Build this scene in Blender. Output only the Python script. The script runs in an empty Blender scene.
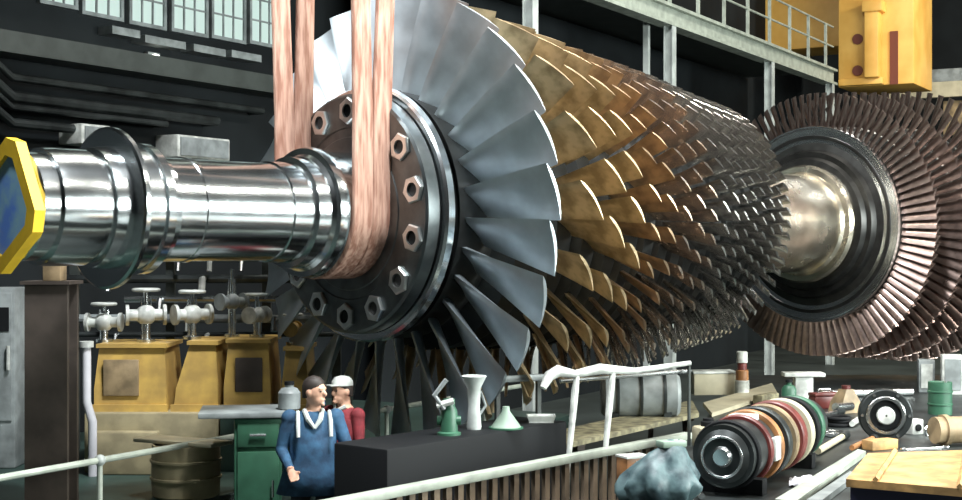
import bpy, bmesh, math, random
from math import sin, cos, pi, radians as R
from mathutils import Vector, Matrix
random.seed(7)
C = bpy.context.scene.collection
F = 1400.0
EYE = 2.88

# ------------------------------------------------------------------ materials
def mat(name, col, rough=.5, metal=0., noise=.0, scale=8., rvar=.0, bump=0., col2=None, spec=None, stretch=None):
    m = bpy.data.materials.new(name); m.use_nodes = True
    nt = m.node_tree; b = nt.nodes['Principled BSDF']
    b.inputs['Base Color'].default_value = (*col, 1); b.inputs['Roughness'].default_value = rough
    b.inputs['Metallic'].default_value = metal
    if spec is not None: b.inputs['Specular IOR Level'].default_value = spec
    if noise or rvar or bump:
        tc = nt.nodes.new('ShaderNodeTexCoord'); n = nt.nodes.new('ShaderNodeTexNoise')
        n.inputs['Scale'].default_value = scale; n.inputs['Detail'].default_value = 6
        mp = nt.nodes.new('ShaderNodeMapping'); mp.inputs['Scale'].default_value = stretch or (1,1,1)
        nt.links.new(tc.outputs['Object'], mp.inputs['Vector']); nt.links.new(mp.outputs['Vector'], n.inputs['Vector'])
        if noise:
            r = nt.nodes.new('ShaderNodeValToRGB')
            c2 = col2 or tuple(c * (1 - noise) for c in col)
            r.color_ramp.elements[0].color = (*c2, 1); r.color_ramp.elements[1].color = (*col, 1)
            r.color_ramp.elements[0].position = .38; r.color_ramp.elements[1].position = .62
            nt.links.new(n.outputs['Fac'], r.inputs['Fac']); nt.links.new(r.outputs['Color'], b.inputs['Base Color'])
        if rvar:
            mr = nt.nodes.new('ShaderNodeMapRange'); mr.inputs['To Min'].default_value = max(.02, rough - rvar)
            mr.inputs['To Max'].default_value = min(1, rough + rvar)
            nt.links.new(n.outputs['Fac'], mr.inputs['Value']); nt.links.new(mr.outputs['Result'], b.inputs['Roughness'])
        if bump:
            bp = nt.nodes.new('ShaderNodeBump'); bp.inputs['Strength'].default_value = bump; bp.inputs['Distance'].default_value = .02
            nt.links.new(n.outputs['Fac'], bp.inputs['Height']); nt.links.new(bp.outputs['Normal'], b.inputs['Normal'])
    return m
def emit(name, col, s):
    m = bpy.data.materials.new(name); m.use_nodes = True
    b = m.node_tree.nodes['Principled BSDF']; b.inputs['Base Color'].default_value = (*col, 1)
    b.inputs['Emission Color'].default_value = (*col, 1); b.inputs['Emission Strength'].default_value = s
    return m
M = dict(
 shaft=mat('polished_steel', (.62,.66,.67), .17, 1, .12, 3, .06),
 flange=mat('flange_steel', (.16,.18,.185), .36, 1, .3, 5, .06),
 rim=mat('bright_rim_steel', (.75,.78,.80), .2, 1),
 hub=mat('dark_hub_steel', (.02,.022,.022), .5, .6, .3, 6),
 b1=mat('blade_blue_steel', (.56,.63,.67), .46, 1, .15, 4, .06),
 b2=mat('blade_gold_coating', (.60,.47,.29), .40, .9, .4, 7, .06, col2=(.34,.26,.15)),
 b3=mat('blade_brown_coating', (.60,.43,.26), .34, .95, .4, 7, .08, col2=(.36,.26,.17)),
 b4=mat('blade_grey_brown', (.62,.49,.38), .25, .97, .35, 9, .08, col2=(.40,.34,.30)),
 b5=mat('blade_grey_steel', (.66,.64,.61), .22, 1, .3, 9, .06),
 tb=mat('turbine_blade_metal', (.32,.24,.21), .3, .95, .3, 9, .06),
 td=mat('turbine_disc_metal', (.06,.06,.058), .36, .95, .25, 7, .06),
 drum=mat('drum_metal', (.72,.66,.54), .26, 1, .25, 4, .06),
 nut=mat('nut_steel', (.72,.75,.74), .3, 1),
 hole=mat('hole_black', (.01,.01,.01), .7),
 yel=mat('cover_yellow', (.85,.55,.03), .45, 0, .15, 6),
 blue=mat('cover_blue', (.12,.27,.75), .4, 0, .3, 5, col2=(.26,.48,.62)),
 sling=mat('sling_webbing', (.50,.31,.235), .85, 0, .45, 22, 0, .5, col2=(.26,.125,.085), stretch=(1,1,.12)),
 crane=mat('crane_yellow', (.86,.52,.13), .5, 0, .2, 1.2, col2=(.74,.40,.08)),
 craned=mat('crane_rust_red', (.16,.04,.02), .6),
 wall=mat('wall_dark', (.013,.017,.019), .8, 0, .5, .6, spec=.2),
 floor=mat('floor_concrete', (.045,.056,.052), .6, 0, .4, .8, spec=.3),
 ceil=mat('ceiling_dark', (.02,.022,.024), .85),
 post=mat('post_grey', (.42,.46,.44), .5, 0, .3, 4),
 beam=mat('beam_dark', (.055,.065,.06), .5, .2, .3, 3),
 raill=mat('rail_pale', (.36,.40,.34), .5, 0, .3, 5),
 cream=mat('cream_paint', (.48,.44,.31), .5, 0, .2, 4),
 white=mat('white_paint', (.62,.65,.61), .4, 0, .45, 7),
 grey=mat('light_grey_paint', (.26,.29,.29), .45, 0, .4, 5),
 ochre=mat('ochre_paint', (.58,.38,.10), .45, 0, .35, 4, col2=(.40,.26,.08)),
 beige=mat('beige_concrete', (.34,.29,.17), .75, 0, .3, 5),
 green=mat('green_paint', (.035,.12,.07), .45, 0, .25, 5),
 dgreen=mat('dark_green_paint', (.03,.06,.05), .5, 0, .3, 3),
 brown=mat('brown_steel', (.07,.055,.045), .6, .1, .35, 4),
 wood=mat('olive_timber', (.27,.25,.15), .75, 0, .4, 9, 0, .3, col2=(.10,.09,.055)),
 wood2=mat('orange_timber', (.56,.33,.12), .65, 0, .35, 7, 0, .3, col2=(.30,.18,.07)),
 tan=mat('tan_paint', (.34,.25,.14), .55, 0, .5, 5),
 slat=mat('slat_brown', (.20,.15,.10), .7, 0, .5, 3),
 red=mat('red_paint', (.16,.035,.03), .4, 0, .5, 5),
 orange=mat('orange_paint', (.42,.19,.07), .45, 0, .5, 5),
 black=mat('black_rubber', (.010,.011,.012), .6, 0, spec=.12),
 dsteel=mat('dark_machine_steel', (.06,.07,.07), .42, .6, .6, 3),
 silver=mat('silver_pipe', (.70,.73,.73), .25, 1),
 tarp=mat('teal_tarpaulin', (.09,.15,.16), .5, 0, .4, 8, 0, .4, col2=(.025,.05,.06)),
 sheet=mat('white_sheet', (.55,.55,.58), .7, 0, .1, 6),
 navy=mat('navy_paint', (.03,.03,.07), .5),
 pgreen=mat('pale_green_plastic', (.22,.30,.24), .5),
 skin=mat('skin', (.62,.36,.25), .5), hair=mat('dark_hair', (.03,.022,.018), .6),
 eye=mat('eye_dark', (.02,.02,.02), .3),
 jblue=mat('jacket_blue', (.032,.105,.20), .8, 0, .4, 12, 0, .3, col2=(.02,.06,.12)),
 jred=mat('jacket_red', (.26,.03,.04), .8, 0, .4, 12, 0, .3),
 jwhite=mat('shirt_white', (.48,.52,.50), .8, 0, .15, 12),
 tdark=mat('trousers_dark', (.03,.035,.045), .85), tgreen=mat('trousers_green', (.08,.16,.12), .85),
 pane=emit('lit_pane', (.46,.56,.53), .36), lampglow=emit('lamp_glow', (.95,.95,.85), 3.),
)

# ------------------------------------------------------------------ mesh builder
class MB:
    def __init__(s): s.bm = bmesh.new()
    def _x(s, vs, mx):
        if mx is not None: bmesh.ops.transform(s.bm, matrix=mx, verts=vs)
        return s
    def box(s, lo, hi, mx=None, bev=0.):
        r = bmesh.ops.create_cube(s.bm, size=1)['verts']
        lo, hi = Vector(lo), Vector(hi); c = (lo + hi) / 2; d = hi - lo
        for v in r: v.co = Vector((v.co.x*d.x, v.co.y*d.y, v.co.z*d.z)) + c
        if bev:
            es = list({e for v in r for e in v.link_edges})
            o = bmesh.ops.bevel(s.bm, geom=es, offset=bev, segments=2, affect='EDGES', profile=.5)
            r = list({v for f in o['faces'] for v in f.verts} | {v for v in r if v.is_valid})
        return s._x(r, mx)
    def loops(s, rings, cap=True, mx=None, closed=True):
        vs = [[s.bm.verts.new(p) for p in rg] for rg in rings]
        n = len(vs[0])
        for a, b in zip(vs, vs[1:]):
            for i in range(n if closed else n-1):
                j = (i+1) % n
                s.bm.faces.new((a[i], a[j], b[j], b[i]))
        if cap:
            s.bm.faces.new(vs[0][::-1]); s.bm.faces.new(vs[-1])
        return s._x([v for r in vs for v in r], mx)
    def tube(s, pts, r, n=12, cap=True, mx=None):
        pts = [Vector(p) for p in pts]; rr = r if isinstance(r, (list, tuple)) else [r]*len(pts)
        rings = []; up = None
        for i, p in enumerate(pts):
            d = (pts[min(i+1, len(pts)-1)] - pts[max(i-1, 0)]).normalized()
            if up is None: up = Vector((0,0,1)) if abs(d.z) < .9 else Vector((1,0,0))
            a = d.cross(up).normalized(); b = a.cross(d).normalized(); up = b
            rings.append([p + (a*cos(2*pi*k/n) + b*sin(2*pi*k/n))*rr[i] for k in range(n)])
        return s.loops(rings, cap, mx)
    def lathe(s, prof, n=64, mx=None, cap=True):       # prof = (axial x, radius); axis = local X
        rings = [[(x, -r*cos(2*pi*k/n), r*sin(2*pi*k/n)) for k in range(n)] for x, r in prof]
        return s.loops(rings, cap, mx)
    def vcyl(s, prof, c=(0,0,0), n=32):                 # prof = (z, radius); vertical axis
        rings = [[(c[0]+r*cos(2*pi*k/n), c[1]+r*sin(2*pi*k/n), c[2]+z) for k in range(n)] for z, r in prof]
        return s.loops(rings)
    def ell(s, c, rad, mx=None, u=16, v=10):
        r = bmesh.ops.create_uvsphere(s.bm, u_segments=u, v_segments=v, radius=1)['verts']
        for p in r: p.co = Vector((p.co.x*rad[0], p.co.y*rad[1], p.co.z*rad[2])) + Vector(c)
        return s._x(r, mx)
    def torus(s, c, R0, r0, mx=None, n=40, k=10, axis='x'):
        rings = []
        for i in range(n+1):
            a = 2*pi*i/n
            rg = []
            for j in range(k):
                b = 2*pi*j/k; q = R0 + r0*cos(b); h = r0*sin(b)
                p = {'x': (h, q*cos(a), q*sin(a)), 'y': (q*cos(a), h, q*sin(a)), 'z': (q*cos(a), q*sin(a), h)}[axis]
                rg.append(Vector(p) + Vector(c))
            rings.append(rg)
        return s.loops(rings, False, mx)
    def poly(s, pts, th):                               # a flat slab: top outline, thickness downwards
        return s.loops([[Vector(p) - Vector((0,0,th)) for p in pts], [Vector(p) for p in pts]])
    def mesh(s, name, ms, sharp=35, fn=None, k=1.):
        if k != 1: bmesh.ops.scale(s.bm, vec=(k,k,k), verts=s.bm.verts)
        bmesh.ops.recalc_face_normals(s.bm, faces=s.bm.faces)
        for f in s.bm.faces: f.smooth = True
        lim = R(sharp)
        for e in s.bm.edges:
            if len(e.link_faces) == 2 and e.calc_face_angle(0) > lim: e.smooth = False
        if fn:
            for f in s.bm.faces: f.material_index = fn(f)
        me = bpy.data.meshes.new(name); s.bm.to_mesh(me); s.bm.free()
        for m in (ms if isinstance(ms, list) else [ms]): me.materials.append(m)
        return me
    def build(s, name, ms, parent=None, sharp=35, fn=None, k=1.):
        return link(name, s.mesh(name, ms, sharp, fn, k), parent)
def link(name, me, parent=None):
    o = bpy.data.objects.new(name, me); C.objects.link(o)
    if parent: o.parent = parent
    return o
def tag(o, label=None, cat=None, group=None, kind=None):
    if label: o['label'] = label
    if cat: o['category'] = cat
    if group: o['group'] = group
    if kind: o['kind'] = kind
    return o
def thing(name, label, cat, loc=(0,0,0), rz=0., group=None):
    o = bpy.data.objects.new(name, None); C.objects.link(o); o.empty_display_size = .1
    o.location = loc; o.rotation_euler = (0,0,rz)
    return tag(o, label, cat, group)
def at(px, py, Y): return Vector(((px-481)/F*Y, Y, EYE + (250-py)/F*Y))
def gnd(px, py, z):                                     # the point at height z seen at (px, py)
    return at(px, py, (EYE - z)*F/(py-250))
E1 = Vector((.5,.8660254,0)); E2 = Vector((.8660254,-.5,0)); HALL = R(60)
def H(l, c, z): return E1*l + E2*c + Vector((0,0,z))
HM = Matrix(((.5,-.8660254,0,0),(.8660254,.5,0,0),(0,0,1,0),(0,0,0,1)))    # local x along the hall, local y = -c

# ------------------------------------------------------------------ the hall
def structure(name, mb, m): return tag(mb.build(name, m), kind='structure')
L0, L1, CW, CR, ZC = -9., 48., -13.15, 9., 13.
structure('floor', MB().box((L0,-CR,-.3),(L1,-CW,0),HM), M['floor'])
structure('ceiling', MB().box((L0,-CR,ZC),(L1,-CW,ZC+.3),HM), M['ceil'])
structure('wall_left', MB().box((L0,-CW,0),(L1,-CW+.3,ZC),HM), M['wall'])
structure('wall_back', MB().box((L1,-CR,0),(L1+.3,-CW,ZC),HM), M['wall'])
structure('wall_front', MB().box((L0-.3,-CR,0),(L0,-CW,ZC),HM), M['wall'])
w = MB(); WIN = [(6.6,9.6),(10.9,13.9),(15.2,18.2),(19.5,22.5)]; WZ0, WZ1 = 2.9, 7.2
w.box((L0,-CR-.3,0),(L1,-CR,WZ0),HM).box((L0,-CR-.3,WZ1),(L1,-CR,ZC),HM)
e = [L0]+[v for p in WIN for v in p]+[L1]
for a, b in zip(e[0::2], e[1::2]): w.box((a,-CR-.3,WZ0),(b,-CR,WZ1),HM)
structure('wall_right', w, M['wall'])
def wallY(px): return CW/(.8660254*(px-481)/F-.5)
n = 0
for (x0, x1, yb) in ((40,72,6),(82,118,18),(129,161,27),(171,203,34.5),(211,241,41),(249,276,46)):
    n += 1; a = at(x0, yb-30, wallY(x0)); b = at(x1, yb, wallY(x1))
    la, lb = a.dot(E1), b.dot(E1); zb = b.z
    fr = MB()
    for p in ((la-.05,la),(lb,lb+.05)): fr.box((p[0],-CW-.06,zb-.05),(p[1],-CW-.001,zb+1.3),HM)
    for q in (zb-.05, zb+1.25): fr.box((la,-CW-.06,q),(lb,-CW-.001,q+.05),HM)
    for k in (1,2): fr.box((la+(lb-la)*k/3-.012,-CW-.05,zb),(la+(lb-la)*k/3+.012,-CW-.001,zb+1.25),HM)
    for k in (1,2,3): fr.box((la,-CW-.05,zb+.31*k-.012),(lb,-CW-.001,zb+.31*k+.012),HM)
    wo = structure(f'window_{n}', fr, M['grey'])
    MB().box((la,-CW-.03,zb),(lb,-CW-.005,zb+1.25),HM).build('pane', M['pane'], wo)
for k, (x0, x1, y0) in enumerate(((98,126,27),(131,172,36),(180,212,45),(218,248,51))):
    a = at(x0, y0, wallY(x0)); b = at(x1, y0, wallY(x1)); la, lb = a.dot(E1), b.dot(E1)
    structure(f'trim_{k+1}', MB().box((la,-CW-.25,a.z-.1),(lb,-CW-.001,a.z),HM), M['grey'])
zt = at(180, 66, wallY(180)).z
structure('trim_5', MB().box((2,-CW-.45,zt-.25),(24,-CW-.001,zt),HM), M['beam'])
for k, (py, r) in enumerate(((80,.05),(97,.07),(106,.04),(120,.06))):
    p = at(150, py, wallY(150)); z = p.z
    q = [H(4,CW+.25,z), H(11,CW+.25,z), H(11.4,CW+.25,z-.25), H(16-k,CW+.25,z-.25), H(16-k,CW+.02,z-.25)]
    tag(MB().tube(q, r, 10).build('wall_pipe', M['dsteel']),
        ['thin grey pipe on the dark wall, topmost of the four under the windows','thick grey pipe second from the top on the dark wall',
         'thinnest pipe on the dark wall, third from the top','lowest grey pipe on the dark wall just above the pale wall cabinets'][k], 'pipe', 'pipes along the dark left wall')
p = at(150, 60, wallY(150)); l = p.dot(E1)
t = thing('wall_lamp', 'small lit bulkhead lamp on the dark wall below the windows', 'lamp', H(l,CW,p.z), HALL)
MB().box((-.12,-.08,-.1),(.12,0,.1),None,.02).build('housing', M['grey'], t)
MB().ell((0,-.1,0),(.09,.06,.075)).build('lens', M['lampglow'], t)
for k, (x0, x1, y0, y1, lb) in enumerate(((58,88,126,146,'small pale wall cabinet above the silver shaft near its yellow end'),(155,208,138,160,'wide pale wall cabinet just above the silver shaft, right of its raised collar'))):
    a = at(x0, y1, wallY(x0)); b = at(x1, y0, wallY(x1)); la, lb_ = a.dot(E1), b.dot(E1)
    z0 = at((x0+x1)/2, y1, wallY((x0+x1)/2)).z; z1 = at((x0+x1)/2, y0, wallY((x0+x1)/2)).z
    t = thing('wall_cabinet', lb, 'cabinet', H((la+lb_)/2, CW, z0), HALL, 'pale cabinets on the dark wall'); h = (lb_-la)/2
    MB().box((-h,-.4,0),(h,0,z1-z0),None,.02).build('body', M['white'], t)
    MB().box((-h+.05,-.42,.03),(h-.05,-.401,z1-z0-.03)).build('door', M['grey'], t)

# gallery on columns
gc = -10.0
gal = thing('gallery', 'raised steel gallery with grey columns running along the dark hall', 'gallery', H(14.5,gc,0), HALL)
def gl(l): return l-14.5
zr = EYE+3.72*1.25
MB().box((gl(6),0,zr-.42),(gl(35.2),.12,zr-.14)).box((gl(6),-.1,zr-.14),(gl(35.2),.2,zr-.08)).box((gl(6),-.1,zr-.48),(gl(35.2),.2,zr-.42)).build('edge_beam', M['raill'], gal)
MB().box((gl(6),.2,zr-.14),(gl(35.2),-CW+gc-.02,zr-.08)).build('deck', M['beam'], gal)
for Y in (21.3, 26.1, 31.1, 35.2):
    k = .5/.8660254 + gc/Y/.8660254; l = .5*k*Y + .8660254*Y
    MB().box((gl(l)-.09,-.09,0),(gl(l)+.09,-.075,zr-.48)).box((gl(l)-.09,.075,0),(gl(l)+.09,.09,zr-.48)).box((gl(l)-.02,-.08,0),(gl(l)+.02,.08,zr-.48)).build('column', M['post'], gal)
MB().box((gl(24.2)-.05,.35,0),(gl(24.2)+.05,.45,zr-.2)).build('downpipe', M['post'], gal)
rl = MB()
for h in (.5, 1.0): rl.tube([(gl(6),.02,zr+h),(gl(35.2),.02,zr+h)], .025, 8)
rl.build('handrail', M['raill'], gal)
for i in range(20): MB().box((gl(7+1.45*i)-.03,-.01,zr-.08),(gl(7+1.45*i)+.03,.05,zr+1.0)).build('railing_post', M['raill'], gal)
MB().box((gl(18),2.2,0),(gl(35),2.3,zr-.2)).build('rear_panel', M['wall'], gal)

# overhead crane
cr = thing('overhead_crane', 'yellow overhead crane girder with ribbed end above the gallery rail', 'crane', at(884,85,37), R(-30))
S = 37/F
def cx(px): return (px-884)*S
MB().box((cx(838),0,.0),(cx(913),2.2,6.4),None,.03).build('end_carriage', M['crane'], cr)
MB().box((cx(690),1.9,1.4),(cx(842),3.6,6.2),None,.03).build('girder', M['crane'], cr)
MB().box((cx(868),-.4,.18),(cx(882),0,2.0),None,.03).build('rib', M['crane'], cr)
MB().box((cx(866),-.46,1.9),(cx(886),0,2.2),None,.03).build('rib_cap', M['crane'], cr)
MB().box((cx(890),-.03,.0),(cx(898),0,1.4)).build('slot', M['craned'], cr)
MB().tube([(cx(858),-.02,.42),(cx(858),-.06,.42)],.14,16).build('access_hole', M['craned'], cr)
MB().tube([(cx(858),-.02,1.26),(cx(858),-.06,1.26)],.14,16).build('access_hole', M['craned'], cr)
MB().box((cx(840),-.2,.02),(cx(884),0,.2),None,.02).build('ledge', M['crane'], cr)
MB().tube([(cx(911),-.02,2.4),(cx(911),-.05,2.4)],.08,12).build('bolt', M['craned'], cr)
# cross beams on the end wall
for k, (py, z, m, lb) in enumerate(((90,.22,'cream','pale cream crane runway beam crossing the end of the hall'),(76,.18,'grey','grey beam directly above the cream runway beam at the hall end'))):
    p = at(930, py, 40.5); c = p.dot(E2); l = p.dot(E1)
    tag(MB().box((l,-c-9,p.z-z),(l+.25,-c+1.2,p.z+z),HM).build('runway_beam', M[m]), lb, 'beam')
p = at(950,118,40.5)
tag(MB().box((p.dot(E1),-p.dot(E2)-3,p.z-.5),(p.dot(E1)+.2,-p.dot(E2)+.2,p.z+.5),HM,.03).build('brown_panel', M['tan']), 'brown panel below the cream runway beam at the hall end', 'panel')

# ------------------------------------------------------------------ the rotor
KS = 1.7                                               # metres per rotor unit
P0 = Vector((-.462,7.98,.2))*KS + Vector((0,0,EYE)); AX = R(44.0)
AV = Vector((cos(AX), sin(AX), 0)); NV = Vector((sin(AX), -cos(AX), 0))
rot = thing('turbine_rotor', 'huge bladed gas turbine rotor with polished shaft hanging in slings', 'turbine rotor', P0, AX)
def Lp(pr): return pr
shaft = [(-2.30,.02),(-2.30,.235),(-2.285,.25),(-2.20,.25),(-2.20,.272),(-2.16,.275),(-1.99,.275),(-1.985,.262),(-1.95,.262),(-1.945,.285),(-1.90,.292),
 (-1.70,.30),(-1.695,.318),(-1.655,.318),(-1.65,.285),(-1.60,.275),(-1.595,.258),(-1.45,.258),(-1.445,.263),(-1.42,.263),(-1.415,.256),
 (-.93,.256),(-.925,.265),(-.80,.268),(-.795,.295),(-.72,.30),(-.70,.315),(-.695,.345),(-.665,.352),(-.64,.352),(-.635,.335),(-.37,.335),(-.37,.02)]
MB().lathe(shaft, 96).build('shaft', M['shaft'], rot, 20, k=KS)
MB().lathe([(-1.865,.28),(-1.865,.375),(-1.857,.388),(-1.835,.388),(-1.825,.375),(-1.825,.28)], 96).build('thrust_collar', M['shaft'], rot, 20, k=KS)
fl = MB().lathe([(-.377,.335),(-.377,.42),(-.372,.425),(-.372,.47),(-.380,.475),(-.380,.645),(-.37,.66),(-.30,.668),(-.30,.60),(-.20,.60)], 128).build('coupling_flange', M['flange'], rot, 20, k=KS)
MB().lathe([(-.29,.66),(-.29,.700),(-.275,.712),(-.235,.715),(-.225,.705),(-.225,.66)], 128).build('flange_rim', M['rim'], rot, 20, k=KS)
nm = None
for k in range(14):
    a = R(-14 + 360/14*k)
    if nm is None:
        mb = MB()
        rings = []
        for (x, r_, hx) in ((0,.066,1),(-.012,.066,1),(-.018,.060,1),(-.018,.038,0),(-.0,.038,0)):
            rings.append([(x, r_*cos(2*pi*j/24)*((1/ (cos(((2*pi*j/24) % (pi/3)) - pi/6))) if hx else 1), r_*sin(2*pi*j/24)*((1/(cos(((2*pi*j/24) % (pi/3)) - pi/6))) if hx else 1)) for j in range(24)])
        mb.loops(rings, False)
        for q in mb.bm.faces: q.material_index = 0
        mb.lathe([(-.006,.038),(-.006,.001)], 24)
        nm = mb.mesh('nut', [M['nut'], M['hole']], 30, lambda f: 1 if max(abs(v.co.x+.006*KS) for v in f.verts) < .002 else 0, KS)
    o = link('nut', nm, fl); o.location = (-.380*KS, -.566*KS*cos(a), .566*KS*sin(a)); o.rotation_euler = (-a, 0, 0)

# airfoil blade (at angle 0: radial = -Y, tangential up = +Z, axial = +X)
def blade_bm(mb, r0, r1, c0, c1, g0, g1, th, camber, nr=7, half=7, rotx=0., s=0., tipcut=0.):
    rings = []
    for i in range(nr):
        f = i/(nr-1); r = r0+(r1-r0)*f; c = c0+(c1-c0)*f; g = g0+(g1-g0)*f; t = th*(1-.55*f)
        up, lo = [], []
        for k in range(half+1):
            u = k/half; x = (u-.5)*c
            yc = camber*c*(1-(2*u-1)**2); ht = t*1.9*math.sqrt(max(u,0))*(1-u)+.0012
            up.append((x, yc+ht)); lo.append((x, yc-ht))
        pts = up + lo[::-1][1:-1]
        rg = []
        for x, y in pts:
            ax = x*cos(g) - y*sin(g); tg = x*sin(g) + y*cos(g)
            p = Vector((s+ax, -r, tg))
            a = -rotx
            rg.append((p.x, p.y*cos(a)-p.z*sin(a), p.y*sin(a)+p.z*cos(a)))
        rings.append(rg)
    mb.loops(rings)
def lerp(tab, x):
    for (a, u), (b, v) in zip(tab, tab[1:]):
        if x <= b: return u+(v-u)*max(0,(x-a))/(b-a)
    return tab[-1][1]
TIP = [(0,1.265),(.3,1.215),(.6,1.16),(1.07,1.085),(1.73,1.0),(2.3,.90),(2.7,.84)]
ROOT = [(-.07,.70),(.3,.78),(1.0,.80),(1.8,.745),(2.7,.69)]
SP = [-.07,.27,.53,.74,.94,1.12,1.29,1.45,1.60,1.75,1.89,2.02,2.15,2.28,2.40,2.52,2.64]
prof = [(-.20,.45),(-.20,.655),(-.16,.66),(-.15,.69)]
for i, s in enumerate(SP):
    h = .5*((SP[i+1]-s) if i < len(SP)-1 else .12)*.62
    rr = lerp(ROOT, s)+.004
    a = s-(.12 if i == 0 else h); b = s+h*(.9)
    prof += [(a, rr),(b, rr-.004),(b+.006, rr-.05),(b+h*.9, rr-.05)]
prof += [(2.74,.66),(2.76,.62),(2.77,.5),(2.78,.45),(2.78,.34)]
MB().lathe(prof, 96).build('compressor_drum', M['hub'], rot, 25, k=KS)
NB = [28,20,24,28,32,36,38,40,44,46,54,56,58,60,62,64,64]
rest = {}
for i, s in enumerate(SP):
    r0, r1 = lerp(ROOT, s), lerp(TIP, s)
    ch = [.25,.24,.21,.18][i] if i < 4 else max(.076, .14-.0085*(i-4))
    c1 = [.30,.27,.235,.195][i] if i < 4 else ch*1.05
    args = (r0-.01, r1, ch*.9, c1, R(-42 if i == 0 else -34), R(-(74 if i == 0 else 50 if i < 4 else 46)), .030 if i == 0 else .022 if i < 4 else .019, .09 if i < 4 else .08)
    m = M['b1'] if i == 0 else M['b2'] if i < 4 else M['b3'] if i < 6 else M['b4'] if i < 9 else M['b5']
    ph = random.random()
    if i < 4:
        mb = MB(); blade_bm(mb, *args, nr=9, half=9); me = mb.mesh('compressor_blade', m, 40, k=KS)
        for k in range(NB[i]):
            o = link('compressor_blade', me, rot); o.location = (s*KS,0,0); o.rotation_euler = (-2*pi*(k+ph)/NB[i],0,0)
    else:
        mb = rest.setdefault('x', MB()); 
        n0 = len(mb.bm.faces)
        for k in range(NB[i]): blade_bm(mb, *args, nr=3, half=5, rotx=2*pi*(k+ph)/NB[i], s=s)
        mb.bm.faces.ensure_lookup_table()
        rest.setdefault('ix', []).append((n0, len(mb.bm.faces), 0 if i < 6 else 1 if i < 9 else 2))
mb = rest['x']; mi = {}
mb.bm.faces.ensure_lookup_table(); mb.bm.faces.index_update()
for a, b, q in rest['ix']:
    for j in range(a, b): mi[j] = q
tag(mb.build('compressor_blades', [M['b3'], M['b4'], M['b5']], rot, 40, lambda f: mi.get(f.index, 0), KS), kind='stuff')

MB().lathe([(2.70,.34),(3.0,.35),(3.4,.365),(3.9,.375),(4.02,.385),(4.05,.40),(4.055,.44),(4.09,.455),(4.12,.455),(4.125,.40)], 96).build('tie_drum', M['drum'], rot, 20, k=KS)
TS = [(4.30,.76,1.027),(4.72,.78,1.065),(5.16,.80,1.10),(5.62,.82,1.14)]
trest = MB()
for i, (s, r0, r1) in enumerate(TS):
    MB().lathe([(s+.1,.30),(s-.19 if i == 0 else s-.2,.40),(s-.18,.50),(s-.14,.52),(s-.14,.56),(s-.10,.58),(s-.085,.66),(s-.10,.665),(s-.10,.69),(s-.085,.695),(s-.085,r0-.03),(s-.075,r0),(s+.075,r0+.01),(s+.085,r0-.03),(s+.09,.55),(s+.19,.45),(s+.25,.40),(s+.25,.3)], 128).build('turbine_disc', M['td'], rot, 20, k=KS)
    MB().lathe([(s-.09,r0-.022),(s-.103,r0-.012),(s-.103,r0),(s-.08,r0+.004),(s-.07,r0-.01)],128).build('disc_lip', M['rim'] if i == 0 else M['nut'], rot, 30, k=KS)
    nb = [92,84,76,70][i]
    args = (r0-.01, r1, .13, .12, R(34), R(50), .012, .12)
    if i == 0:
        mb = MB(); blade_bm(mb, *args, nr=4, half=6); me = mb.mesh('turbine_blade', M['tb'], 40, k=KS)
        for k in range(nb):
            o = link('turbine_blade', me, rot); o.location = (s*KS,0,0); o.rotation_euler = (-2*pi*k/nb,0,0)
    else:
        for k in range(nb): blade_bm(trest, *args, nr=3, half=5, rotx=2*pi*k/nb, s=s)
tag(trest.build('turbine_blades', M['tb'], rot, 40, k=KS), kind='stuff')

# end cover
ec = thing('end_cover', 'yellow square cover with blue centre on the end of the silver shaft', 'cover', P0+AV*-2.315*KS, AX)
def sq(r, ch, x, off):
    o = []
    for k in range(4):
        a = off + k*pi/2
        for d in (-ch, ch): o.append((x, -r*cos(a+d), r*sin(a+d)))
    return o
off = R(-14)
MB().loops([sq(.23,.16,.0,off), sq(.31,.16,.0,off), sq(.31,.16,-.05,off), sq(.23,.16,-.05,off), sq(.23,.16,0,off)], False).build('frame', M['yel'], ec, 30, k=KS)
MB().loops([sq(.235,.16,-.005,off), sq(.235,.16,-.03,off)]).build('panel', M['blue'], ec, 30, k=KS)

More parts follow.
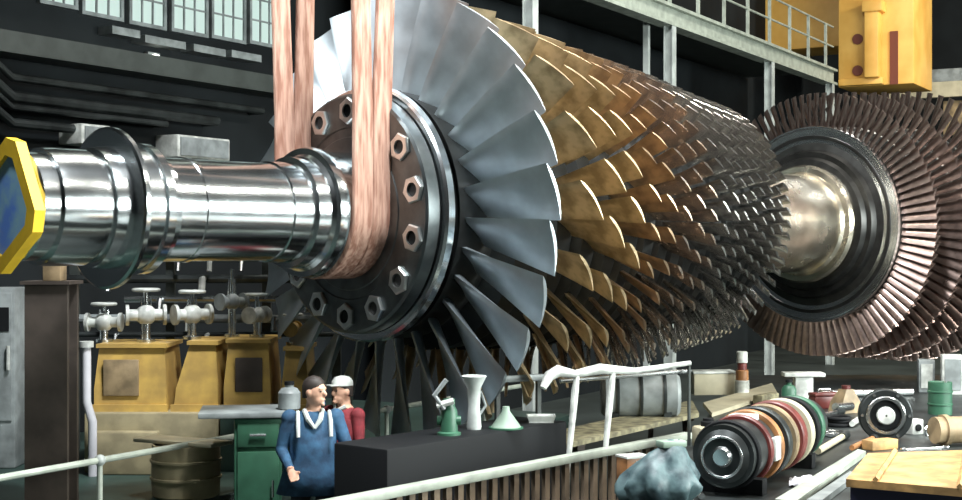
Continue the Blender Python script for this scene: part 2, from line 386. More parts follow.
# slings: two straps side by side in a basket hitch
for k, (ds, wd, lb) in enumerate(((-.555,.13,'brown lifting sling strap nearer the polished shaft journal'),(-.425,.13,'brown lifting sling strap nearer the bolted flange'))):
    path = []; r = .345
    ztop = 4.6
    dy = .075 if k else .0
    top = [(2.2,.05),(1.5,.03),(1.0,.015),(.55,0)]
    for zz, ex in top: path.append((-r-ex*.4-(.0), zz, -ex*(1 if k == 0 else -1)*1.0))
    for a in range(0, 181, 10): path.append((-r*cos(R(a)), -r*sin(R(a))*1.0, 0))
    for zz, ex in top[::-1]: path.append((r+ex*.4, zz, -ex*(1 if k == 0 else -1)*1.0))
    # path in (n toward the back = local y, local z); y<0 is the camera's side
    rings = []
    for i, (y, z, dx) in enumerate(path):
        a = path[max(i-1,0)]; b = path[min(i+1,len(path)-1)]
        d = Vector((0, b[0]-a[0], b[1]-a[1])).normalized(); nn = Vector((0, -d.z, d.y))
        c = Vector((dx, y, z)) - nn*0; t = .014; hw = wd/2*(1 if abs(z) < .6 else .93)
        wv = Vector((1,0,0))
        o = -nn*.012*(1)
        prof_ = [(-hw,-t*.5),(-hw*.9,-t),(-.12*hw,-t*.8),(0,-t*.45),(.12*hw,-t*.8),(hw*.9,-t),(hw,-t*.5),(hw,t*.5),(hw*.9,t),(0,t),(-hw*.9,t),(-hw,t*.5)]
        rings.append([c + wv*u + nn*v for u, v in prof_])
    so = MB().loops(rings).build('lifting_sling', M['sling'], None, 50, k=KS)
    so.location = P0+AV*ds*KS; so.rotation_euler = (0,0,AX)
    tag(so, lb, 'sling', 'lifting slings under the shaft')

# ------------------------------------------------------------------ things on the floor, left side
def up(px, y, Y): return at(px, y, Y).z
DK = .6
tag(MB().box((4.5,8.6,0),(17.5,13.1,DK),HM,.01).build('machine_platform', M['dgreen']), 'low dark green machine platform along the left wall', 'platform')
hr = thing('handrail', 'thin greenish pipe handrail at the edge of the low machine platform', 'handrail', H(9,-8.72,DK), HALL)
MB().tube([(-4.3,0,.5),(7.5,0,.5)], .028, 10).build('rail', M['raill'], hr)
for x in (-4.2,-2.0,-.35,1.8,4.0,6.2):
    p = MB().tube([(x,0,0),(x,0,.5)], .024, 10).build('rail_post', M['raill'], hr)
    MB().ell((x,0,.5),(.05,.05,.05)).build('ball_joint', M['post'], p)
def box_at(mb, px0, px1, y0, y1, Y, d, ox=None, z0=None, bev=.015):
    """box in a frame at the middle of its base, x across, y away from the camera"""
    a = at(px0, y1, Y); b = at(px1, y0, Y)
    zb = a.z if z0 is None else z0
    return Vector(((a.x+b.x)/2, Y, zb)), b.x-a.x, b.z-zb
# support column and cabinet
o, w_, h_ = box_at(None, 31, 73, 284, 500, 12.6, .4, z0=DK)
t = thing('support_column', 'tall dark brown steel column below the yellow end cover', 'column', o)
MB().box((-w_/2,-.18,0),(w_/2,-.12,h_)).box((-w_/2,.12,0),(w_/2,.18,h_)).box((-.05,-.12,0),(.05,.12,h_)).build('web', M['brown'], t)
MB().box((-w_/2-.03,-.22,h_),(w_/2+.03,.22,h_+.03)).build('cap_plate', M['brown'], t)
tag(MB().box((-.08,-.1,0),(.08,.1,.17),None,.012).build('packing_block', M['tan']), 'small tan packing block on top of the dark brown column', 'block').location = o+Vector((.04,-.05,h_+.03))
o, w_, h_ = box_at(None, -34, 15, 288, 500, 14.6, .5, z0=DK)
t = thing('control_cabinet', 'tall pale grey control cabinet at the far left edge', 'cabinet', o)
MB().box((-w_/2,0,0),(w_/2,.5,h_),None,.02).build('body', M['grey'], t)
MB().box((-w_/2+.03,-.02,.5),(w_/2-.03,-.001,h_-.05),None,.006).build('door', M['grey'], t)
MB().box((-.06,-.03,h_-.45),(.2,-.021,h_-.2)).build('dark_panel', M['black'], t)
MB().tube([(.2,-.05,h_-.85),(.2,-.05,h_-.6)], .02, 8).build('handle', M['white'], t)

# ochre machine housings on a beige pedestal
YB = 14.3; p0 = at(84, 460, YB); p1 = at(308, 413, YB); zp = p1.z
pd = MB().box((p0.x,YB,DK),(at(216,413,YB).x,YB+1.3,zp),None,.02).box((p0.x+.1,YB-.12,DK),(at(160,413,YB).x,YB+.05,zp-.18),None,.02)
tag(pd.build('pedestal', M['beige']), 'beige concrete pedestal under the two larger ochre machine housings', 'pedestal')
tag(MB().box((at(218,413,YB).x,YB+.1,DK),(p1.x+.05,YB+1.2,zp-.002),None,.02).build('pedestal', M['dgreen']), 'dark green pedestal under the narrow ochre housing beside the workers', 'pedestal')
VB = []
for k, (x0, x1, yt, lb) in enumerate(((90,163,349,'ochre machine housing nearest the dark brown column'),(170,215,346,'ochre sloped machine housing in the middle of the ochre row'),(221,268,344,'ochre machine housing third from the dark brown column'),(279,306,352,'narrow ochre housing just behind the workers'))):
    a = at(x0, 413, YB); b = at(x1, yt, YB); w_ = b.x-a.x; h_ = b.z-zp
    t = thing('machine_housing', lb, 'machine housing', Vector(((a.x+b.x)/2, YB+.15, zp)), 0, 'ochre machine housings')
    h2 = w_/2
    sl = .16 if k == 1 else .04
    MB().loops([[(-h2-(.0 if k == 1 else 0),0,0),(h2,0,0),(h2,.8,0),(-h2,.8,0)],[(-h2+(.03 if k == 1 else 0),.0,h_*.35),(h2,.0,h_*.35),(h2,.8,h_*.35),(-h2,.8,h_*.35)],[(-h2+sl,.05,h_),(h2-.03,.05,h_),(h2-.03,.75,h_),(-h2+sl,.75,h_)]]).build('casing', M['ochre'], t, 20)
    MB().box((-h2-.02,-.04,-.0),(h2+.02,.0,.07)).build('base_flange', M['ochre'], t); MB().box((-h2+sl-.02,.0,h_-.0),(h2,.8,h_+.04)).build('top_flange', M['ochre'], t)
    if k == 0: MB().box((-h2+.1,-.03,.16),(h2-.28,.006,h_-.12),None,.01).build('cover_plate', M['tan'], t)
    if k == 2: MB().box((-h2+.12,-.02,.2),(h2-.08,.008,h_-.15),None,.01).build('cover_plate', M['brown'], t)
    VB.append((a.x, b.x, zp+h_+.04))
def valve(name, lb, base, h, s, col, wheel=True, grp='pale valves on the ochre housings', rz=0):
    t = thing(name, lb, 'valve', base, rz, grp)
    MB().vcyl([(0,.09*s),(.03,.09*s),(.031,.045*s),(h*.45,.045*s)]).build('stem_pipe', M['silver'], t)
    MB().ell((0,0,h*.52),(.10*s,.09*s,.10*s)).tube([(-.17*s,0,h*.52),(.17*s,0,h*.52)], .055*s, 14).tube([(-.19*s,0,h*.52),(-.16*s,0,h*.52)], .1*s, 18).tube([(.16*s,0,h*.52),(.19*s,0,h*.52)], .1*s, 18).build('body', M[col], t)
    MB().tube([(0,0,h*.55),(0,0,h)], .025*s, 10).tube([(-.05*s,0,h*.6),(-.04*s,0,h*.85)], .012, 6).tube([(.05*s,0,h*.6),(.04*s,0,h*.85)], .012, 6).build('spindle', M['silver'], t)
    if wheel:
        wb = MB().torus((0,0,h), .12*s, .017*s, axis='z', n=24, k=8)
        for q in range(4): wb.tube([(0,0,h),(.12*s*cos(q*pi/2),.12*s*sin(q*pi/2),h)], .01*s, 6)
        wb.build('handwheel', M['white'], t)
for k, (px, i, h, s, col, wh, lb) in enumerate(((104,0,.40,1.,'white',1,'white valve with handwheel on the ochre housing nearest the brown column, left end'),(146,0,.55,1.1,'white',1,'large white valve on the right end of the ochre housing nearest the brown column'),
    (192,1,.5,1.08,'white',1,'white valve standing on the sloped ochre housing'),(232,2,.72,.9,'grey',0,'tall thin grey valve without handwheel on the third ochre housing'),(257,2,.45,.9,'white',1,'short white valve on the right end of the third ochre housing'),(293,3,.32,.8,'ochre',1,'small ochre valve on the narrow ochre housing behind the workers'))):
    valve('valve', lb, Vector(((px-481)/F*(YB+.5), YB+.5, VB[i][2])), h, s, col, wh, rz=.3*k)
pr = thing('pipe_rack', 'rack of pale horizontal pipes under the silver shaft behind the valves', 'pipe rack', Vector((at(205,300,16).x,16.0,DK)))
for x in (-1.5,-.4,.7,1.5): MB().box((x-.05,0,0),(x+.05,.08,2.3)).build('rack_post', M['beam'], pr)
for z, r, x0, x1, m in ((2.18,.035,-.45,.62,'silver'),(1.95,.05,-1.6,1.6,'dsteel'),(1.72,.04,-.9,1.6,'silver'),(1.50,.05,-1.6,1.3,'grey'),(1.32,.03,-1.5,1.6,'dsteel')):
    MB().tube([(x0,-.06,z),(x1,-.06,z)], r, 10).build('pipe', M[m], pr)
    for q in range(3):
        x = x0+(x1-x0)*(q+.5)/3
        MB().tube([(x,-.06,z),(x,-.16,z),(x,-.2,z-.14)], r*.8, 8).build('pipe_branch', M['white' if q == 1 else 'silver'], pr)
t = thing('drain_pipe', 'lilac grey vertical pipe at the corner of the ochre housing nearest the column', 'pipe', Vector((at(92,400,14.1).x,14.12,DK)))
MB().tube([(0,0,0),(0,0,.55),(-.06,0,.75),(-.06,0,1.32)], .045, 12).build('pipe', M['sheet'], t)
MB().vcyl([(1.30,.07),(1.36,.07)], (-.06,0,0)).build('flange', M['white'], t)
# barrel with a pale board on it
bp = Vector((at(186,470,13.0).x,13.0,DK)); zt_ = up(186,443,13.0)-DK
t = thing('barrel', 'beige barrel with a pale board lying across its top', 'barrel', bp)
MB().vcyl([(0,.29),(.02,.31),(zt_*.33,.315),(zt_*.34,.33),(zt_*.38,.33),(zt_*.39,.315),(zt_*.66,.315),(zt_*.67,.33),(zt_*.71,.33),(zt_*.72,.315),(zt_-.03,.31),(zt_-.005,.31),(zt_-.005,.29),(zt_-.02,.285)]).build('drum', M['beige'], t)
MB().vcyl([(-.0,.03),(.012,.03)], (.15,-.1,zt_-.02)).build('bung', M['brown'], t)
o = MB().box((-.46,-.16,0),(.46,.16,.035),None,.008).build('board', M['cream']); o.location = bp+Vector((-.03,0,zt_)); o.rotation_euler = (0,0,R(-28))
tag(o, 'pale cream board resting on the beige barrel', 'board')
# green cabinet with grey top
YG = 12.4; z1 = up(258,412,YG); p = at(258,412,YG)
t = thing('tool_cabinet', 'green cabinet with overhanging grey worktop beside the blue worker', 'cabinet', Vector((p.x,YG,0)), R(8))
MB().box((-.21,0,0),(.21,.5,z1-.05),None,.015).build('body', M['green'], t)
MB().box((-.52,-.05,z1-.05),(.30,.62,z1),None,.01).build('worktop', M['grey'], t)
d = MB().box((-.18,-.02,.1),(.18,-.001,z1-.35),None,.006).build('door', M['green'], t)
MB().tube([(.13,-.05,z1-.75),(.13,-.05,z1-.6)], .012, 8).build('handle', M['silver'], d)
d = MB().box((-.18,-.02,z1-.31),(.18,-.001,z1-.1),None,.006).build('drawer', M['green'], t)
MB().tube([(-.07,-.045,z1-.2),(.07,-.045,z1-.2)], .012, 8).build('handle', M['silver'], d)
t = thing('canister', 'blue grey canister on the worktop of the green cabinet', 'canister', Vector((at(289,410,YG+.2).x,YG+.22,z1)))
MB().vcyl([(0,.09),(.01,.1),(.15,.1),(.19,.07),(.2,.04),(.22,.04)]).build('body', M['grey'], t)
MB().vcyl([(.22,.045),(.25,.045)]).build('cap', M['black'], t)

# ------------------------------------------------------------------ right side: machine bed
A = gnd(350,497,1.1); B = gnd(620,446,1.1); D = (B-A); D.z = 0; D.normalize(); Nn = Vector((D.y,-D.x,0)); BZ = 1.05
e0 = gnd(612,512,BZ); e1 = gnd(700,424,BZ); ed = (e1-e0).normalized()
q = [e0-ed*2, e0-ed*2+Vector((8,-1,0)), e1+ed*6+Vector((6,0,0)), e1+ed*6]
for v in q: v.z = BZ
tag(MB().poly([q[0],q[1],q[2],q[3]], BZ).build('machine_bed', M['dsteel']), 'large dark steel machine bed below the rotor carrying loose parts', 'machine bed')
def bed(px, y): return gnd(px, y, BZ)
RZ = math.atan2(D.y, D.x)
gr = thing('slatted_barrier', 'long slatted barrier with pale top rail along the dark bed edge', 'barrier', Vector((A.x,A.y,0)), RZ)
MB().box((-1.2,-.05,1.04),(4.6,.05,1.11),None,.01).build('top_rail', M['raill'], gr)
sl = MB()
for k in range(39): sl.box((-.9+.14*k-.032,-.02,.35),(-.9+.14*k+.032,.02,1.04))
sl.build('slats', M['slat'], gr)
MB().box((-1.2,-.03,.28),(4.6,.03,.35)).build('bottom_rail', M['brown'], gr)
for x in (-1.0,1.5,4.0): MB().box((x-.04,.03,0),(x+.04,.085,1.04)).build('post', M['brown'], gr)
# black skid behind the barrier with pump, valve, cone, bar
def along(t, off, z): v = A + D*t - Nn*off; v.z = z; return v
SK = 1.33
tag(MB().box((.75,.35,0),(3.1,.95,SK),Matrix.Translation((A.x,A.y,0)) @ Matrix.Rotation(RZ,4,'Z'),.02).build('skid', M['black']), 'black steel skid behind the slatted barrier, carrying a pump and a cone', 'skid')
def onskid(px, off=.55, z=SK):                          # the point of the skid's top line seen in column px
    k = (px-481)/F; q0 = along(0, off, z); t = (k*q0.y-q0.x)/(D.x-k*D.y); return q0 + D*t
t = thing('pump', 'small green pump with pale crossed levers on the black skid', 'pump', onskid(449))
MB().vcyl([(0,.1),(.02,.1),(.03,.075),(.2,.07),(.24,.05),(.30,.05)]).tube([(-.1,0,.12),(.1,0,.12)],.04,12).build('body', M['green'], t)
MB().tube([(-.04,-.06,.22),(-.12,-.08,.34),(-.02,-.08,.47)], .022, 8).build('lever', M['grey'], t)
MB().tube([(-.10,-.06,.25),(.04,-.06,.29)], .028, 8).build('outlet', M['white'], t)
t = thing('filling_can', 'pale can with flared mouth and side handle on the black skid', 'can', onskid(474,.62), .4)
MB().vcyl([(0,.06),(.02,.065),(.2,.05),(.36,.06),(.46,.11),(.465,.10),(.36,.045)]).build('can_body', M['jwhite'], t)
MB().tube([(.05,0,.12),(.11,0,.2),(.06,0,.33)], .013, 8).build('handle', M['grey'], t)
t = thing('funnel', 'pale green cone shaped funnel standing on the black skid', 'funnel', onskid(506,.45))
MB().vcyl([(0,.13),(.015,.13),(.15,.035),(.19,.03)]).build('cone', M['pgreen'], t)
MB().vcyl([(-.0,.15),(.012,.15)]).build('foot', M['green'], t)
t = thing('support_bar', 'grey horizontal bar on two short posts above the black skid', 'bar', onskid(518,.8), RZ-.35)
MB().box((-.28,-.03,.34),(.28,.03,.4),None,.01).build('bar', M['grey'], t)
for x in (-.22,.22): MB().box((x-.02,-.02,0),(x+.02,.02,.34)).build('post', M['beam'], t)
t = thing('tray', 'small white tray on the end of the black skid by the timber plank', 'tray', onskid(541,.5))
MB().box((-.11,-.09,0),(.11,.09,.012)).build('base', M['white'], t)
MB().loops([[(-.11,-.09,.012),(.11,-.09,.012),(.11,.09,.012),(-.11,.09,.012)],[(-.13,-.1,.06),(.13,-.1,.06),(.13,.1,.06),(-.13,.1,.06)],[(-.12,-.09,.06),(.12,-.09,.06),(.12,.09,.06),(-.12,.09,.06)],[(-.1,-.08,.014),(.1,-.08,.014),(.1,.08,.014),(-.1,.08,.014)]], False).build('rim', M['white'], t)
# white tube stand in front of the blades
so_ = at(575,420,12.4); so_.z = 0
t = thing('tube_stand', 'white bent tube stand in front of the lower rotor blades', 'stand', so_)
def ts(px, y, Y): return at(px, y, Y)-so_
MB().tube([ts(543,388,12.3), ts(549,376,12.35), ts(558,371,12.4), ts(575,374,12.45), ts(600,369,12.6), ts(635,371,12.75), ts(690,363,13.1)], [.03,.05,.055,.035,.05,.03,.022], 12).build('top_tube', M['white'], t)
for px, y, Y in ((577,374,12.46),(613,370,12.65)):
    a = ts(px,y,Y); MB().tube([a, a+Vector((-.02,-.03,-.15)), Vector((a.x-.09,a.y-.05,.9)), Vector((a.x-.09,a.y-.05,0))], [.025,.035,.022,.022], 10).build('leg', M['white'], t)
a = ts(689,363,13.1); MB().tube([a, Vector((a.x,a.y,0))], .016, 10).build('leg', M['beam'], t)
MB().tube([ts(560,381,12.5), ts(690,371,13.2)], .02, 8).build('lower_tube', M['silver'], t)
t = thing('oil_tank', 'grey ribbed tank beneath the blades behind the white tube stand', 'tank', bed(645,425)+Vector((0,.45,0)), RZ-.9)
mb = MB()
mb.lathe([(-.42,.02),(-.42,.2),(-.38,.24),(.38,.24),(.42,.2),(.42,.02)], 40, Matrix.Translation((0,0,.27))); mb.build('shell', M['grey'], t)
for x in (-.25,0,.25): MB().lathe([(x-.015,.235),(x-.015,.255),(x+.015,.255),(x+.015,.235)], 40, Matrix.Translation((0,0,.27))).build('band', M['dsteel'], t)
for x in (-.28,.28): MB().box((x-.04,-.18,0),(x+.04,.18,.1)).build('foot', M['dsteel'], t)
# planks
def plank(pts, th, m, lb, z=1.10):
    tag(MB().poly([gnd(x,y,z) for x,y in pts], th).build('timber_plank', M[m]), lb, 'plank', 'planks on the machine bed')
plank([(538,435),(692,400),(699,413),(557,446)], .045, 'wood', 'wide olive timber plank behind the slatted barrier')
plank([(703,402.5),(772,383),(777,392),(712,413)], .045, 'cream', 'cream plank continuing beyond the olive timber plank')
plank([(775,499),(858,449),(866,451),(796,501)], .045, 'raill', 'narrow pale plank beside the orange topped crate')
plank([(806,500),(850,471),(858,473),(822,500)], .045, 'grey', 'short grey plank end between the pale plank and the orange topped crate')
for k, (px, y, lb) in enumerate(((556,441,'dark trestle under the near end of the olive timber plank'),(668,412,'dark trestle under the far end of the olive timber plank'))):
    v = gnd(px, y, 1.05); t = thing('trestle', lb, 'trestle', Vector((v.x,v.y,0)), RZ, 'trestles under the olive plank')
    MB().box((-.06,-.3,.97),(.06,.3,1.05)).build('crossbar', M['brown'], t)
    for s_ in (-1,1): MB().tube([(0,s_*.22,.97),(.0,s_*.28,0)], .03, 8).build('leg', M['brown'], t)
# loose parts on the bed
t = thing('carton', 'small orange carton with white side on the bed near the barrier', 'carton', bed(633,491), R(25))
MB().box((-.1,-.08,0),(.1,.08,.26),None,.006).build('body', M['orange'], t)
MB().box((.101,-.075,.01),(.106,.075,.25)).box((-.02,-.086,.02),(.1,-.081,.24)).build('white_side', M['white'], t)
MB().box((-.105,-.085,.26),(.105,.085,.275)).build('lid', M['white'], t)
mb = MB(); r = bmesh.ops.create_icosphere(mb.bm, subdivisions=4, radius=1)['verts']
from mathutils import noise as NZ
for v in r:
    n_ = NZ.noise(v.co*1.7)*.22 + abs(NZ.noise(v.co*4.2))*.16; c = v.co*(1+n_)
    fold = .035*sin(9*math.atan2(c.y,c.x)+3*c.z)*max(0,.6-c.z)
    k_ = 1-.55*max(c.z+.3,0)*.8
    v.co = Vector(((c.x*.30+fold*c.x)*k_+.05*c.z, (c.y*.22+fold*c.y)*k_, max(-.02, c.z*.25+.17)))
o = mb.build('tarpaulin_bundle', M['tarp'], None, 70); o.location = bed(664,502)+Vector((0,0,.02))
tag(o, 'crumpled teal tarpaulin bundle on the bed beside the orange carton', 'tarpaulin')
o = MB().box((-.1,-.06,0),(.1,.06,.05),None,.012).build('folded_cloth', M['pgreen']); o.location = bed(674,502)+Vector((-.02,0,.40)); o.rotation_euler=(0,0,.4)
tag(o, 'folded pale green cloth on top of the teal tarpaulin bundle', 'cloth')
o = MB().tube([(0,0,.025),(.02,.12,.03),(0,.24,.06),(-.05,.3,.16),(-.06,.3,.26)], .024, 10).build('bent_pipe', M['silver']); o.location = bed(702,500); o.rotation_euler = (0,0,.25)
tag(o, 'bent silver pipe between the teal bundle and the dark motor', 'pipe')
# motor
m0 = Vector((at(722,462,10.35).x,10.35,BZ)); m1 = Vector((at(803,427,12.4).x,12.4,BZ)); md = (m1-m0); ml = md.length
t = thing('motor', 'dark cylindrical motor with coloured flange bands lying on the bed', 'motor', m0, math.atan2(md.y, md.x)); mx = Matrix.Translation((0,0,.30))
MB().lathe([(.0,.02),(.0,.16),(.03,.2),(.03,.235),(.62,.24),(.62,.02)], 48, mx).build('end_casing', M['dsteel'], t, 25)
MB().lathe([(.62,.02),(.62,.22),(ml,.22),(ml,.02)], 48, mx).build('body', M['dsteel'], t, 25)
for x, w_, r_, m in ((.12,.05,.262,'black'),(.42,.06,.27,'red'),(.66,.07,.285,'orange'),(.86,.1,.29,'dsteel'),(1.10,.08,.285,'tan'),(1.30,.12,.292,'red'),(1.58,.1,.285,'cream'),(1.80,.08,.28,'black'),(2.0,.08,.27,'green')):
    MB().lathe([(x-w_/2,.2),(x-w_/2,r_-.01),(x-w_/2+.01,r_),(x+w_/2-.01,r_),(x+w_/2,r_-.01),(x+w_/2,.2)], 48, mx).build('flange_band', M[m], t, 25)
MB().lathe([(-.03,.01),(-.03,.06),(0,.08),(.0,.01)], 24, mx).build('hub', M['silver'], t)
MB().torus((-.005,0,0), .15, .012, mx).build('end_ring', M['silver'], t)
MB().box((.45,-.10,.50),(.62,.1,.56),None,.01).build('terminal_box', M['white'], t)
MB().box((.47,-.275,.22),(.62,-.23,.40),None,.01).build('cover_plate', M['white'], t)
for x in (.25,1.7): MB().box((x-.06,-.25,0),(x+.06,.25,.12)).build('foot', M['black'], t)
t = thing('gearbox', 'cream gearbox with dark cap on the bed behind the dark motor', 'gearbox', bed(710,449)+Vector((0,.1,0)), .3)
MB().box((-.13,-.1,0),(.13,.1,.2),None,.03).build('casing', M['cream'], t)
MB().vcyl([(.2,.07),(.24,.07),(.25,.05),(.27,.05)]).build('cap', M['black'], t)
MB().tube([(.12,-.02,.1),(.3,.02,.1)], .035, 12).build('shaft', M['silver'], t)
t = thing('crumpled_sheet', 'crumpled white sheet on the bed right of the dark motor', 'sheet', bed(806,484))
mb = MB(); n_ = 12; G = [[mb.bm.verts.new(((i/n_-.5)*.26+.08*(j/n_-.5), (j/n_-.5)*.34, .012+.07*abs(NZ.noise(Vector((i*.45,j*.4,2)))))) for j in range(n_+1)] for i in range(n_+1)]
for i in range(n_):
    for j in range(n_): mb.bm.faces.new((G[i][j],G[i+1][j],G[i+1][j+1],G[i][j+1]))
o = mb.build('sheet_fold', M['sheet'], t, 60); sm = o.modifiers.new('s','SOLIDIFY'); sm.thickness = .004
# bearing ring
rp_ = bed(885,441); rr = .25
t = thing('bearing_ring', 'round bearing with concentric rings standing on the bed below the far discs', 'bearing', rp_, R(20)); mx = Matrix.Translation((0,0,rr))
def ring(ri, ro, x0, x1): return MB().lathe([(x0,ri),(x0,ro-.01),(x0+.01,ro),(x1-.01,ro),(x1,ro-.01),(x1,ri),(x0,ri)], 48, mx @ Matrix.Rotation(R(62),4,'Z'), False)
ring(.19,.25,-.06,.06).build('outer_ring', M['dsteel'], t, 25); ring(.15,.185,-.075,.05).build('inner_ring', M['silver'], t, 25)
ring(.09,.145,-.04,.05).build('race', M['black'], t, 25); ring(.01,.085,-.09,.05).build('hub', M['white'], t, 25)
for k in range(6):
    a = k*pi/3; MB().tube([Vector((-.07,.22*cos(a),.22*sin(a))),Vector((-.055,.22*cos(a),.22*sin(a)))], .016, 8, True, mx @ Matrix.Rotation(R(62),4,'Z')).build('bolt', M['silver'], t)
t = thing('casting', 'tan angular casting on the bed left of the round bearing', 'casting', bed(846,412)+Vector((0,0,0)), .5)
MB().loops([[(-.16,-.12,0),(.16,-.12,0),(.16,.12,0),(-.16,.12,0)],[(-.14,-.1,.12),(.12,-.1,.12),(.12,.1,.12),(-.14,.1,.12)],[(-.05,-.06,.26),(.06,-.06,.26),(.06,.06,.26),(-.05,.06,.26)]]).build('block', M['tan'], t)
MB().tube([(-.04,-.12,.08),(-.34,-.2,.09)], .05, 12).build('spout', M['silver'], t)
MB().vcyl([(.26,.05),(.3,.05)]).build('cap', M['red'], t)
for k, (x0,y0,x1,y1,r_,m,lb) in enumerate(((818,456,846,439,.03,'cream','short cream pipe on the bed left of the round bearing'),(852,452,876,441,.025,'orange','short orange pipe lying next to the round bearing'),(800,425,842,415,.03,'silver','short silver pipe on the bed behind the coloured motor bands'),(852,428,866,418,.03,'white','short white pipe touching the left of the round bearing'))):
    a = bed(x0,y0); b = bed(x1,y1); a.z += r_+.013; b.z += r_+.013
    t = thing('pipe_offcut', lb, 'pipe', a, 0, 'loose pipes on the machine bed'); v = b-a
    MB().tube([(0,0,0), v], r_, 12).build('tube', M[m], t); MB().tube([v*.85, v*1.0], r_*1.0+.012, 12).build('collar', M['dsteel'], t)
t = thing('junction_box', 'small white junction box on the bed right of the round bearing', 'box', bed(914,434), .4)
MB().box((-.07,-.06,0),(.07,.06,.15),None,.01).build('body', M['white'], t); MB().tube([(0,-.06,.07),(0,-.075,.07)], .035, 14).build('dial', M['black'], t)
MB().torus((.05,-.16,.045), .05, .014, axis='y', n=20, k=8).build('cable_ring', M['silver'], t)
t = thing('tan_pipe', 'thick tan pipe lying on the bed at the right edge', 'pipe', bed(934,446)+Vector((0,0,.146)), R(12))
MB().lathe([(0,.10),(0,.125),(1.0,.125),(1.0,.10)], 32, None, True).build('tube', M['tan'], t, 25); MB().lathe([(.08,.125),(.08,.145),(.13,.145),(.13,.125)], 32).build('collar', M['tan'], t, 25)
cz = 1.42; c4 = [gnd(868,453,cz), gnd(1000,449,cz), gnd(1000,492,cz), gnd(846,479,cz)]
t = thing('crate', 'orange topped wooden crate with dark navy sides in the lower right corner', 'crate', (0,0,0))
mid = sum(c4, Vector())/4
t.location = Vector((mid.x, mid.y, BZ))
def inner(k, z): return [Vector(((p.x-mid.x)*k, (p.y-mid.y)*k, z)) for p in c4]
MB().loops([inner(.95,0), inner(.95,cz-BZ-.05)]).build('body', M['navy'], t)
MB().loops([inner(1,cz-BZ-.05), inner(1,cz-BZ)]).build('lid', M['wood2'], t)
i4 = inner(1, cz-BZ)
for f in (.2,.75):
    a = i4[0].lerp(i4[1], f); b = i4[3].lerp(i4[2], f); MB().tube([a+Vector((0,0,.012)), b+Vector((0,0,.012))], .02, 4).build('batten', M['wood2'], t)
# farther parts on the bed
o = bed(712,394); t = thing('parts_box', 'white box on the bed beneath the narrow end of the bladed drum', 'box', o, .1)
MB().box((-.27,-.15,0),(.27,.15,.27),None,.01).build('body', M['cream'], t); MB().box((-.28,-.16,.27),(.28,.16,.30),None,.005).build('lid', M['white'], t)
o = bed(742,396); t = thing('marker_post', 'short red and white marker post beside the white box', 'post', o)
for z0, z1, r_, m, nm_ in ((0,.2,.09,'white','base'),(.2,.33,.08,'orange','orange_band'),(.33,.42,.06,'red','red_band'),(.42,.56,.07,'white','head')): MB().vcyl([(z0,r_),(z1-.01,r_),(z1,r_-.01)]).build(nm_, M[m], t)
o = bed(789,408); t = thing('gas_canister', 'green canister on the bed in front of a white stand', 'canister', o)
MB().vcyl([(0,.085),(.22,.085),(.26,.06),(.27,.03),(.3,.03)]).build('body', M['green'], t); MB().vcyl([(.3,.04),(.33,.04)]).build('valve_cap', M['black'], t)
o = bed(803,399); t = thing('machine_stand', 'white stand with flat top under the turbine discs', 'stand', o)
MB().box((-.11,-.08,0),(.11,.08,.28),None,.012).build('column', M['white'], t); MB().box((-.25,-.12,.28),(.25,.12,.33),None,.01).build('top_plate', M['white'], t)
for k, (px, y, w_, h_, lb) in enumerate(((926,392,.2,.42,'narrow pale cabinet on the bed under the far discs'),(952,394,.26,.5,'wider pale cabinet at the right edge under the far discs'))):
    o = bed(px, y); t = thing('valve_cabinet', lb, 'cabinet', o, -.2, 'pale cabinets under the far discs')
    MB().box((-w_/2,-.1,0),(w_/2,.12,h_),None,.012).build('body', M['white' if k else 'grey'], t); MB().box((-w_/2+.03,-.115,.06),(w_/2-.03,-.101,h_-.05)).build('door', M['grey' if k else 'white'], t)
bt = bed(890,402)
tag(MB().tube([bed(822,398)+Vector((0,0,.05)), bed(912,396)+Vector((0,0,.05))], .05, 12).build('long_pipe', M['silver']), 'long silver pipe on the bed behind the round bearing', 'pipe')

def lone(name, mb, m, lb, cat, px, y, rz=0, dz=0, grp=None):
    o = mb.build(name, M[m]); o.location = bed(px, y)+Vector((0,0,dz)); o.rotation_euler = (0,0,rz); return tag(o, lb, cat, grp)
lone('steel_ring', MB().torus((0,0,.025), .11, .025, axis='z'), 'silver', 'shiny steel ring lying flat between the coloured motor and the round bearing', 'ring', 832, 436)
lone('steel_ring', MB().torus((0,0,.02), .075, .02, axis='z'), 'dsteel', 'small dark steel ring lying flat beside the white junction box', 'ring', 935, 427)
lone('wooden_block', MB().box((-.16,-.07,0),(.16,.07,.09),None,.008), 'wood2', 'orange brown wooden block on the bed in front of the round bearing', 'block', 880, 449, .5)
lone('wooden_block', MB().box((-.22,-.06,0),(.22,.06,.12),None,.008), 'wood', 'olive wooden block on the bed left of the green canister', 'block', 766, 404, .9)
lone('rag', MB().loops([[(.12*(1+.25*sin(3*a))*cos(a)*k_, .09*(1+.2*cos(4*a))*sin(a)*k_, z) for a in [2*pi*i/24 for i in range(24)]] for k_, z in ((1,0),(1.05,.015),(.7,.04),(.3,.05))]), 'sheet', 'small white rag on the bed beside the tan angular casting', 'rag', 866, 409)
lone('cable_coil', MB().torus((0,0,.02), .13, .02, axis='z').torus((.01,.01,.055), .12, .018, axis='z').torus((-.01,0,.088), .125, .018, axis='z'), 'black', 'black cable coil lying on the bed between the two pale narrow planks and the casting', 'cable', 838, 426)
t = thing('spanner', 'long silver spanner lying on the bed near the orange topped crate', 'spanner', bed(925,449), .35)
MB().box((-.2,-.014,.0),(.2,.014,.015),None,.004).build('shaft', M['silver'], t)
for s_ in (-1,1): MB().torus((s_*.225,0,.009), .028, .011, axis='z', n=20, k=8).build('ring_end', M['silver'], t)
